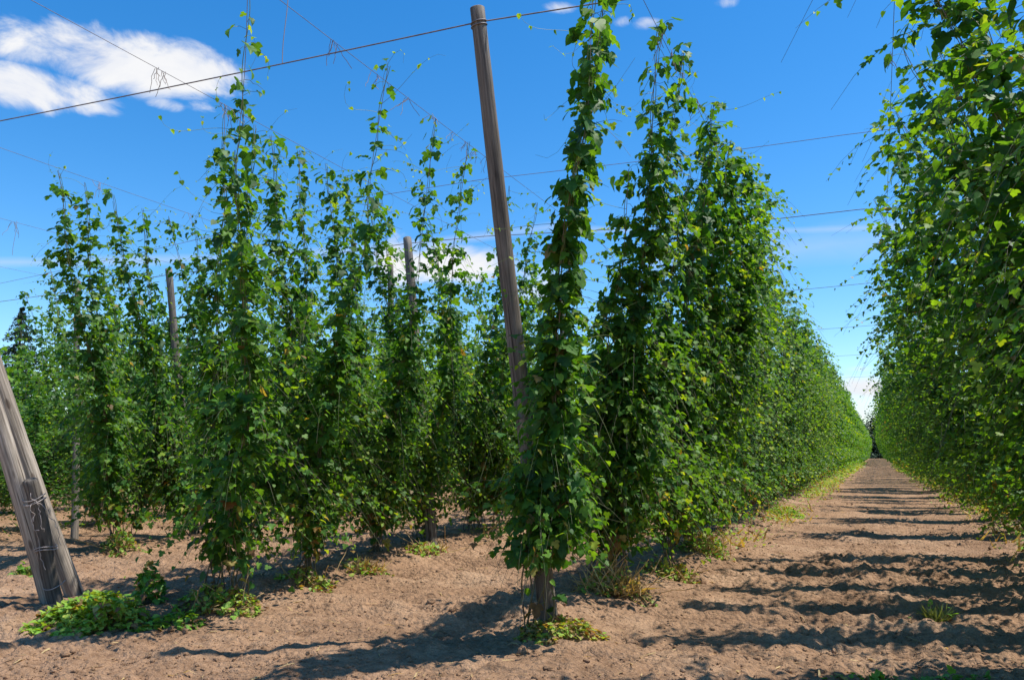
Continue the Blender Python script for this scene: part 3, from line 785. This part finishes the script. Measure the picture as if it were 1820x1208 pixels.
def clods():
    rng = np.random.default_rng(31); V0, F0 = ico(); Vs = []; Fs = []; o_ = 0
    for n, v0, f0, mu, lo, hi, jt, dmax in ((6500, V0, F0, -4.5, .008, .045, .15, 26), (46000, V0[:12], None, -5.2, .003, .014, .22, 15)):
        if f0 is None: f0 = ICO20
        d = 5.2 + dmax * rng.random(n) ** 2.0; r = rng.uniform(-.72, .72, n) * d
        x = r * CY - d * SY; y = r * SY + d * CY
        patch = vnoise(x * .7 + 3, y * 1.0 + 8) + vnoise(x * 2.3, y * 2.3); kp = patch > rng.uniform(-.7, .5, n)
        x, y = x[kp], y[kp]; n = len(x)
        s = np.clip(rng.lognormal(mu, .5, n), lo, hi)
        z = ground_h(x, y, .03) + s * .3
        k = rng.uniform(.6, 1.4, (n, 3)); k[:, 2] *= .8
        bump = 1 + rng.normal(size=(n, len(v0), 1)) * jt
        V = v0[None] * bump * (s[:, None] * k)[:, None] + np.stack([x, y, z], -1)[:, None]
        Fs.append((f0[None] + (np.arange(n) * len(v0))[:, None, None]).reshape(-1, 3) + o_); Vs.append(V.reshape(-1, 3)); o_ += n * len(v0)
    o = link('soil_clods', make_mesh('soil_clods', np.concatenate(Vs), Fs, smooth=False), M_SOIL)
    tag(o, 'crumbly clods of dry soil strewn over the tilled ground', 'soil clods', kind='stuff')
clods()
def big_clod(px, py, s, seed, label):
    rng = np.random.default_rng(seed); V0, F0 = ico()
    p = G(px, py)
    V = V0 * (1 + rng.normal(size=(len(V0), 1)) * .10) * np.array([s, s * .9, s * 1.1])
    o = link('soil_clod', make_mesh('soil_clod', V, [F0]), M_SOIL, loc=(p[0], p[1], gz(*p) + s * .6))
    tag(o, label, 'clod', 'large soil clods')
big_clod(1246, 1026, .065, 1, 'large dark earth clod on the bank at the left edge of the lane')
big_clod(928, 1150, .045, 2, 'pale earth clod in the shade before the tall pole foot')

def litter():
    rng = np.random.default_rng(41); acc = Acc(); n = 1500
    d = 5.4 + 20 * rng.random(n) ** 1.6; r = rng.uniform(-.7, .7, n) * d
    x = r * CY - d * SY; y = r * SY + d * CY; z = ground_h(x, y, .05) + .012
    az = rng.uniform(0, 6.28, n); tip = np.stack([np.cos(az), np.sin(az), rng.normal(size=n) * .12], -1)
    put_leaves(acc, rng, BLADE, np.stack([x, y, z], -1), tip, np.array([[0, 0, 1.]]) + rng.normal(size=(n, 3)) * .2, rng.uniform(.05, .20, n) * .8, rng.random(n))
    o = link('straw_litter', acc.mesh('straw_litter'), M_STRAW)
    tag(o, 'scattered bits of straw lying on the soil', 'straw', kind='stuff')
litter()

# ---------------------------------------------------------------- weeds
def clump(seed, px, py, rx, ry, hgt, n, toneR, label, name='weed_clump', cat='weeds', straw=0, stalks=0, size=(.03, .07), group='weedy clumps on the soil'):
    rng = np.random.default_rng(seed); p = G(px, py); c = np.array([p[0], p[1], 0])
    R2 = np.array([CY, SY, 0]); D2 = np.array([-SY, CY, 0])
    root = link(name, None, loc=(p[0], p[1], gz(*p)))
    a = rng.uniform(0, 6.283, n); q = np.sqrt(rng.random(n)) * (1 + .25 * np.sin(a * 3 + seed) + .15 * np.sin(a * 5 + 2 * seed))
    lx, ly = q * np.cos(a) * rx, q * np.sin(a) * ry
    hh = hgt * np.clip(1.05 - q ** 2, .12, 1) * (.55 + .9 * (vnoise(lx * 3.1 + seed, ly * 3.1 + 7) + .5))
    z = hh * rng.random(n) ** .6
    pos = lx[:, None] * R2 + ly[:, None] * D2
    zz = ground_h(c[0] + pos[:, 0], c[1] + pos[:, 1], .12) - gz(*p)
    pos = pos + np.array([0, 0, 1.]) * (z + zz + .015)[:, None]
    out = unit((lx / rx)[:, None] * R2 + (ly / ry)[:, None] * D2 + rng.normal(size=(n, 3)) * .5)
    acc = Acc(); sz = rng.uniform(*size, n)
    tip, nrm = leaf_frames(rng, out, n, (-.2, .5)); nrm[:, 2] += .6
    lob = rng.random(n) < .6
    tone = rng.uniform(*toneR, n); brown = rng.random(n) < .12; tone[brown] = rng.uniform(.8, 1, brown.sum())
    put_leaves(acc, rng, LOBED, pos[lob], tip[lob], nrm[lob], sz[lob], tone[lob])
    put_leaves(acc, rng, HEART, pos[~lob], tip[~lob], nrm[~lob], sz[~lob], tone[~lob])
    link('leaves', acc.mesh('leaves'), M_WEED, root)
    if n < 100: stalks = straw = 0
    st = Acc(); m = 5; ns = max(8, n // 10)
    i = rng.integers(0, n, ns); s = np.linspace(0, 1, m)[None, :, None]
    b = pos[i] * np.array([.5, .5, 0]); P = b[:, None] * (1 - s) + pos[i][:, None] * s; P[..., 2] += .03 * np.sin(s[..., 0] * 3.1)
    V, F = tubes(P, np.full(P.shape[:2], .003), 3); st.add(V, F, .5)
    if n >= 100: link('stems', st.mesh('stems'), M_STEM, root)
    if straw:
        acc = Acc(); a = rng.uniform(0, 6.283, straw); q = rng.random(straw)
        pos = (q * np.cos(a) * rx * .8)[:, None] * R2 + (q * np.sin(a) * ry * .8)[:, None] * D2
        tip = unit(np.stack([rng.normal(size=straw), rng.normal(size=straw), rng.uniform(-.1, 1.3, straw)], -1))
        pos[:, 2] += .02
        put_leaves(acc, rng, BLADE, pos, tip, rng.normal(size=(straw, 3)), rng.uniform(.12, .42, straw) * hgt / .3, rng.random(straw))
        link('dry_blades', acc.mesh('dry_blades'), M_STRAW, root)
    if stalks:
        a = rng.uniform(0, 6.283, stalks)
        b = (rng.uniform(-1, 1, stalks) * rx * .8)[:, None] * R2 + (rng.uniform(-1, 1, stalks) * ry * .8)[:, None] * D2
        e = b + np.stack([rng.normal(size=stalks) * .25, rng.normal(size=stalks) * .25, rng.uniform(.05, .5, stalks)], -1)
        s = np.linspace(0, 1, 6)[None, :, None]; P = b[:, None] * (1 - s) + e[:, None] * s + np.cumsum(rng.normal(size=(stalks, 6, 3)) * .008, 1)
        V, F = tubes(P, np.full(P.shape[:2], .0045), 4); A_ = Acc(); A_.add(V, F, .2); link('dry_stalks', A_.mesh('dry_stalks'), M_STRAW, root)
    return tag(root, label, cat, group)

clump(1, 160, 1104, .54, .36, .36, 1500, (.35, .74), 'bright green leafy clump sprawling at the foot of the double post', size=(.03, .08))
clump(2, 262, 1080, .16, .14, .42, 160, (.0, .3), 'upright darker green sprig at the right end of the bright clump', size=(.05, .09))
clump(3, 395, 1080, .42, .28, .22, 520, (.3, 1.0), 'mixed green and brown weeds at the foot of the first plant of the second row', straw=50, stalks=10)
clump(4, 325, 1098, .22, .15, .12, 160, (.05, .5), 'low green weeds between the bright clump and the first second row plant')
clump(5, 548, 1040, .34, .22, .16, 260, (.3, 1.0), 'weeds around the stems of the second plant of its row', straw=20, stalks=8)
clump(6, 648, 1018, .32, .22, .18, 110, (.2, .8), 'straw tuft with some green at the foot of the third second row plant', straw=260)
clump(7, 762, 988, .40, .26, .18, 240, (.35, 1.0), 'weeds and dry grass around the upright mid field pole foot', straw=80, stalks=10)
clump(8, 988, 1126, .36, .22, .16, 800, (.45, 1.0), 'reddish brown and green weeds around the foot of the tall leaning pole', size=(.025, .055), straw=30)
clump(9, 1090, 1062, .42, .30, .26, 420, (.4, 1.0), 'dry tan weeds and stalks to the right of the tall pole foot', straw=200, stalks=34, size=(.02, .05))
clump(10, 1195, 1022, .36, .3, .24, 300, (.35, 1.0), 'brown and green weeds at the lane edge by the dark earth clod', straw=40, stalks=10)
clump(11, 1255, 985, .40, .4, .28, 420, (.15, .95), 'weeds thick with dead leaves at lane edge just beyond dark earth clod', straw=40, stalks=12)
clump(12, 1662, 1085, .20, .14, .16, 20, (.1, .4), 'small tuft of grey green grass in the lane', name='grass_tuft', cat='grass tuft', straw=0)
clump(13, 215, 978, .32, .24, .26, 280, (.1, .95), 'small weeds under the outermost third row plant', straw=10, stalks=8)
clump(14, 1545, 1203, .30, .10, .08, 60, (.0, .4), 'flat grass sprouting at the bottom edge of the photo', name='grass_tuft', cat='grass tuft')
clump(15, 1690, 1206, .30, .10, .07, 50, (.0, .4), 'flat grass at the bottom edge, nearer the right corner', name='grass_tuft', cat='grass tuft')
clump(16, 45, 1022, .15, .10, .14, 60, (.1, .4), 'tiny green tuft on the soil left of the double post', name='grass_tuft', cat='grass tuft')
clump(17, 1395, 910, .45, .6, .16, 500, (.3, .72), 'yellow green weeds at the left lane edge in the middle distance', size=(.04, .08))
def grass_tuft_blades(seed, px, py, r, n, ln, name):
    rng = np.random.default_rng(seed); p = G(px, py); acc = Acc()
    a = rng.uniform(0, 6.283, n); q = rng.random(n) * r
    pos = np.stack([q * np.cos(a), q * np.sin(a), 0 * a + .01], -1)
    tip = unit(np.stack([np.cos(a) * .6 + rng.normal(size=n) * .3, np.sin(a) * .6 + rng.normal(size=n) * .3, rng.uniform(.4, 1.2, n)], -1))
    put_leaves(acc, rng, BLADE, pos, tip, rng.normal(size=(n, 3)), rng.uniform(.5, 1, n) * ln, rng.uniform(.15, .55, n))
    for o in bpy.data.objects:
        if o.name.startswith('grass_tuft') and o.parent is None and abs(o.location.x - p[0]) < .4 and abs(o.location.y - p[1]) < .4:
            link('blades', acc.mesh('blades'), M_GRASS, o); return
for s, (px, py, r, n, ln) in enumerate([(1662, 1085, .10, 90, .2), (1545, 1203, .28, 70, .08), (1690, 1206, .28, 60, .08), (45, 1022, .1, 80, .15)]):
    grass_tuft_blades(s + 60, px, py, r, n, ln, 'x')

def verge():
    """weeds growing along the feet of the rows"""
    rng = np.random.default_rng(55); acc = Acc(); dry = Acc()
    for u, off, w, v0, v1, dn in ((ROWS['A'], .62, .30, 14, 150, 65), (ROWS['R'], -.35, .30, 11, 120, 45), (ROWS['B'], 0, .4, 13, 60, 30), (ROWS['C'], 0, .4, 11, 50, 30), (ROWS['D'], 0, .4, 9, 45, 30), (ROWS['A'], 0, .3, 9, 60, 25)):
        n = int((v1 - v0) * dn)
        y = v0 + (v1 - v0) * rng.random(n) ** 1.25
        patch = vnoise(y * .33 + u, y * 0 + 3.0) + .5
        keep = rng.random(n) < np.clip(patch * 1.7 - .2, .08, 1); y = y[keep]; n = len(y)
        x = u + off + rng.normal(size=n) * w
        far = np.clip(y / 30, .8, 3)
        z = ground_h(x, y, .2) + rng.random(n) ** 1.5 * .22
        a = rng.uniform(0, 6.283, n); out = np.stack([np.cos(a), np.sin(a), 0 * a], -1)
        tip, nrm = leaf_frames(rng, out, n, (-.3, .5)); nrm[:, 2] += .6
        tone = np.clip(rng.normal(.50, .14, n), 0, .75); br = rng.random(n) < .22; tone[br] = rng.uniform(.78, 1, br.sum())
        put_leaves(acc, rng, MID, np.stack([x, y, z], -1), tip, nrm, rng.uniform(.04, .09, n) * far, tone)
        m = n // 5; i = rng.integers(0, n, m)
        tip = np.stack([rng.normal(size=m) * .5, rng.normal(size=m) * .5, rng.uniform(.2, 1, m)], -1)
        put_leaves(dry, rng, BLADE, np.stack([x[i], y[i], ground_h(x[i], y[i], .2)], -1), tip, rng.normal(size=(m, 3)), rng.uniform(.15, .4, m), rng.random(m))
    tag(link('verge_weeds', acc.mesh('verge_weeds'), M_WEED), 'yellow green and brown weeds growing along the feet of the rows', 'weeds', kind='stuff')
    tag(link('dry_grass', dry.mesh('dry_grass'), M_STRAW), 'dry grass blades along the feet of the rows', 'dry grass', kind='stuff')
verge()

# ---------------------------------------------------------------- far trees
def conifer(seed, loc, hgt, wid, label):
    rng = np.random.default_rng(seed); root = link('conifer_tree', None, loc=loc)
    V, F = tubes(np.array([[(0, 0, -.5), (.1, 0, hgt * .5), (0, 0, hgt)]]), np.array([[hgt * .022, hgt * .012, .04]]), 10)
    link('trunk', make_mesh('trunk', V, [F], {'tone': np.zeros(len(V))}), M_BARK, root)
    acc = Acc(); n = 420
    f = np.sort(rng.random(n)); L = wid * np.clip((1 - f) ** .85, .02, 1) * (.65 + .5 * rng.random(n)) * (.75 + .5 * (vnoise(f * 14, f * 0 + seed) + .5))
    az = rng.uniform(0, 6.283, n)
    K = 40; s = rng.random((n, K)) ** .7
    d = np.stack([np.cos(az), np.sin(az), 0 * az], -1)
    P = d[:, None] * (s * L[:, None])[..., None]; P[..., 2] = (hgt * (.06 + .94 * f))[:, None] + .18 * s * L[:, None] - .42 * s ** 2 * L[:, None]
    P += rng.normal(size=P.shape) * .14 * (1 + s[..., None]) * np.clip(1.3 - f, .3, 1)[:, None, None]
    P = P.reshape(-1, 3); m = len(P); o = np.repeat(d, K, 0)
    tip = o + rng.normal(size=(m, 3)) * .5 - [0, 0, .25]; nrm = np.array([[0, 0, 1.]]) + rng.normal(size=(m, 3)) * .5
    put_leaves(acc, rng, FAR, P, tip, nrm, rng.uniform(.3, .75, m) * np.clip(1.25 - np.repeat(f, K), .35, 1), np.clip(rng.normal(.4, .2, m), 0, 1))
    link('crown', acc.mesh('crown'), M_NEEDLE, root)
    return tag(root, label, 'tree', 'trees far beyond the hop yard')
def leafy_tree(seed, loc, hgt, wid, label):
    rng = np.random.default_rng(seed); root = link('leafy_tree', None, loc=loc)
    V, F = tubes(np.array([[(0, 0, -.5), (.15, .1, hgt * .3), (0, 0, hgt * .75)]]), np.array([[hgt * .03, hgt * .022, .06]]), 8)
    link('trunk', make_mesh('trunk', V, [F], {'tone': np.zeros(len(V))}), M_BARK, root)
    acc = Acc(); nc = 80
    zf = rng.uniform(.03, .92, nc); c = np.stack([rng.normal(size=nc) * wid * .5, rng.normal(size=nc) * wid * .5, zf * hgt], -1) * np.stack([1.1 - zf * .7, 1.1 - zf * .7, 0 * zf + 1], -1)
    m = 170; P = (c[:, None] + rng.normal(size=(nc, m, 3)) * wid * .17).reshape(-1, 3); n = len(P)
    o = unit(P - [0, 0, hgt * .55]); tip, nrm = leaf_frames(rng, o, n)
    put_leaves(acc, rng, FAR, P, tip, nrm, rng.uniform(.35, .75, n), np.clip(rng.normal(.5, .2, n), 0, 1))
    link('crown', acc.mesh('crown'), M_NEEDLE, root)
    return tag(root, label, 'tree', 'trees far beyond the hop yard')
pc = rd((42 - 910) / 1390 * 120, 120); conifer(5, tuple(pc), 23.6, 9.0, 'dark conifer rising behind the vines at far left')
pc2 = rd((-70 - 910) / 1390 * 125, 125); conifer(6, tuple(pc2), 17.0, 4.0, 'second dark conifer, outside the left edge')
for i, (u, v, h_, w_) in enumerate([(-6, 270, 11, 6), (2.5, 275, 13, 6.5), (11, 272, 11, 6), (-15, 280, 12, 7)]):
    leafy_tree(70 + i, (u, v, 0), h_, w_, ['far dark tree left of the vanishing end of the lane', 'far dark tree closing the end of the lane', 'far dark tree hidden right of the lane end', 'farthest left of the dark trees at the lane end'][i])

# ---------------------------------------------------------------- sky, sun, camera
SUN_EL = R(65); sv = np.array([1 * CY + .12 * SY, 1 * SY - .12 * CY]); sv = sv / np.linalg.norm(sv)
SUN_AZ = math.atan2(sv[0], sv[1])
sd = Vector((sv[0] * math.cos(SUN_EL), sv[1] * math.cos(SUN_EL), math.sin(SUN_EL)))
sun = bpy.data.lights.new('sun', 'SUN'); sun.energy = 4.6; sun.angle = R(.53); sun.color = (1, .955, .88)
so = bpy.data.objects.new('sun', sun); COL.objects.link(so); so.rotation_euler = sd.to_track_quat('Z', 'Y').to_euler(); so.location = (0, 0, 60)

def azel(px, py):
    a, fw, up = ray(px, py); v = rd(a, fw, up); v = v / np.linalg.norm(v)
    return math.atan2(v[0], v[1]), math.asin(v[2])

def build_world():
    w = bpy.data.worlds.new('World'); scene.world = w; w.use_nodes = True
    nt = w.node_tree; nt.nodes.clear(); L = nt.links.new
    sky = nd(nt, 'ShaderNodeTexSky', sky_type='NISHITA'); sky.sun_disc = False
    sky.sun_elevation = SUN_EL; sky.sun_rotation = SUN_AZ; sky.altitude = 200; sky.air_density = 1.0; sky.dust_density = .35; sky.ozone_density = 3.0
    hs = nd(nt, 'ShaderNodeHueSaturation'); hs.inputs['Saturation'].default_value = 1.38; hs.inputs['Value'].default_value = 1.0; L(sky.outputs[0], hs.inputs['Color'])
    tc = nd(nt, 'ShaderNodeTexCoord'); sp = nd(nt, 'ShaderNodeSeparateXYZ'); L(tc.outputs['Generated'], sp.inputs[0])
    def mth(op, a, b=None, c=None, clamp=False):
        n = nd(nt, 'ShaderNodeMath', operation=op); n.use_clamp = clamp
        for i, v in enumerate((a, b, c)):
            if v is None: continue
            if isinstance(v, (int, float)): n.inputs[i].default_value = v
            else: L(v, n.inputs[i])
        return n.outputs[0]
    az = mth('ARCTAN2', sp.outputs[0], sp.outputs[1]); el = mth('ARCSINE', sp.outputs[2])
    cb = nd(nt, 'ShaderNodeCombineXYZ'); L(az, cb.inputs[0]); L(mth('MULTIPLY', el, 1.7), cb.inputs[1])
    def noise(scale, det, rough=.6, dist=0.0):
        n = nd(nt, 'ShaderNodeTexNoise'); n.inputs['Scale'].default_value = scale; n.inputs['Detail'].default_value = det; n.inputs['Roughness'].default_value = rough
        n.inputs['Distortion'].default_value = dist; L(cb.outputs[0], n.inputs['Vector']); return n.outputs['Fac']
    n1 = noise(11, 10, .60, .5); n2 = noise(5, 5, .5)
    col = hs.outputs[0]
    CW = 4.45
    shade = ramp(nt, [(.34, (.74 * CW, .78 * CW, .92 * CW)), (.50, (.92 * CW, .94 * CW, 1.0 * CW)), (.60, (1.02 * CW, 1.02 * CW, 1.03 * CW))])
    # (centre px, centre py, half width px, half height px, density)
    clouds = [(225, 112, 215, 64, 1.15), (80, 162, 150, 44, 1.1), (60, 85, 120, 40, .8), (110, 75, 130, 38, .55), (330, 122, 108, 52, 1.2), (300, 186, 50, 16, .75), (350, 190, 40, 16, .7),
              (60, 165, 140, 40, .9), (820, 470, 110, 42, 1.1), (715, 470, 60, 60, .8), (950, 500, 90, 40, .7),
              (1530, 690, 70, 26, .95), (1510, 728, 80, 22, .85), (1500, 735, 90, 16, .7), (1150, 42, 34, 15, .65), (1105, 40, 22, 14, .55), (990, 14, 50, 14, .6), (1290, 4, 40, 12, .3), (1530, 655, 30, 8, .6), (680, 690, 700, 60, .5), (20, 700, 160, 60, .6)]
    tot = None
    for cx, cy, hw, hh, dn in clouds:
        a0, e0 = azel(cx, cy); a1, _ = azel(cx + hw, cy); a2, _ = azel(cx - hw, cy); _, e1 = azel(cx, cy - hh); _, e2 = azel(cx, cy + hh)
        ra = abs(a1 - a2) / 2; re = abs(e1 - e2) / 2
        dx = mth('DIVIDE', mth('SUBTRACT', az, a0), ra); dy = mth('DIVIDE', mth('SUBTRACT', el, e0), re)
        q = mth('ADD', mth('MULTIPLY', dx, dx), mth('MULTIPLY', dy, dy))
        # 1 inside, falling outwards
        f = mth('MULTIPLY', mth('SUBTRACT', 1.55, q, clamp=False), .62)
        f = mth('MULTIPLY', mth('MAXIMUM', mth('MINIMUM', f, 1.0), 0.0), dn)
        tot = f if tot is None else mth('MAXIMUM', tot, f)
    d = mth('ADD', tot, mth('MULTIPLY', mth('SUBTRACT', n1, .5), 2.1))
    alpha = nd(nt, 'ShaderNodeMapRange'); alpha.interpolation_type = 'SMOOTHSTEP'; L(d, alpha.inputs[0]); alpha.inputs[1].default_value = .34; alpha.inputs[2].default_value = 1.0
    al = mth('MULTIPLY', alpha.outputs[0], mth('GREATER_THAN', tot, .001))
    al = mth('MULTIPLY', al, mth('MINIMUM', mth('MULTIPLY', tot, 3.0), .97))
    L(mth('ADD', mth('MULTIPLY', n1, .6), mth('MULTIPLY', n2, .45)), shade.inputs[0])
    mix = nd(nt, 'ShaderNodeMixRGB'); L(al, mix.inputs[0]); L(col, mix.inputs[1]); L(shade.outputs[0], mix.inputs[2]); col = mix.outputs[0]
    # two thin streaks of high cloud
    for (xa, ya, xb, yb, wd, st, xlo, xhi) in ((0, 466, 700, 437, .0075, .34, -600, 1000), (1380, 410, 1555, 404, .005, .3, 1050, 1900), (1380, 445, 1555, 425, .028, .25, 1150, 1900)):
        aa, ea = azel(xa, ya); ab, eb = azel(xb, yb); sl = (eb - ea) / (ab - aa)
        lo, hi = azel(xlo, ya)[0], azel(xhi, ya)[0]
        dl = mth('ABSOLUTE', mth('SUBTRACT', el, mth('ADD', mth('MULTIPLY', mth('SUBTRACT', az, aa), sl), ea)))
        dl = mth('ADD', dl, mth('MULTIPLY', mth('SUBTRACT', n1, .5), wd * .9))
        s = mth('MULTIPLY', mth('SUBTRACT', 1, mth('DIVIDE', dl, wd), clamp=True), st)
        s = mth('MULTIPLY', s, mth('MULTIPLY', mth('GREATER_THAN', az, lo), mth('LESS_THAN', az, hi)))
        s = mth('MULTIPLY', s, mth('ADD', mth('MULTIPLY', n2, 1.2), .3, clamp=True))
        mix = nd(nt, 'ShaderNodeMixRGB'); L(s, mix.inputs[0]); L(col, mix.inputs[1]); mix.inputs[2].default_value = (.86 * CW, .9 * CW, CW, 1); col = mix.outputs[0]
    bg = nd(nt, 'ShaderNodeBackground'); bg.inputs['Strength'].default_value = .15; L(col, bg.inputs[0])
    out = nd(nt, 'ShaderNodeOutputWorld'); L(bg.outputs[0], out.inputs[0])
    w.cycles.sampling_method = 'MANUAL'; w.cycles.sample_map_resolution = 256
build_world()

cam = bpy.data.cameras.new('camera'); cam.sensor_width = 36; cam.lens = 36 * FPX / 1820; cam.clip_end = 3000; cam.clip_start = .05
co = bpy.data.objects.new('camera', cam); COL.objects.link(co)
co.location = (0, 0, EC); co.rotation_euler = (math.pi / 2 + PITCH, 0, YAW)
scene.camera = co
scene.view_settings.view_transform = 'Standard'; scene.view_settings.look = 'None'
scene.view_settings.exposure = .5; scene.view_settings.gamma = 1
cy = scene.cycles
cy.max_bounces = 5; cy.diffuse_bounces = 3; cy.glossy_bounces = 2; cy.transmission_bounces = 3; cy.transparent_max_bounces = 4
cy.sample_clamp_indirect = 6; cy.caustics_reflective = False; cy.caustics_refractive = False
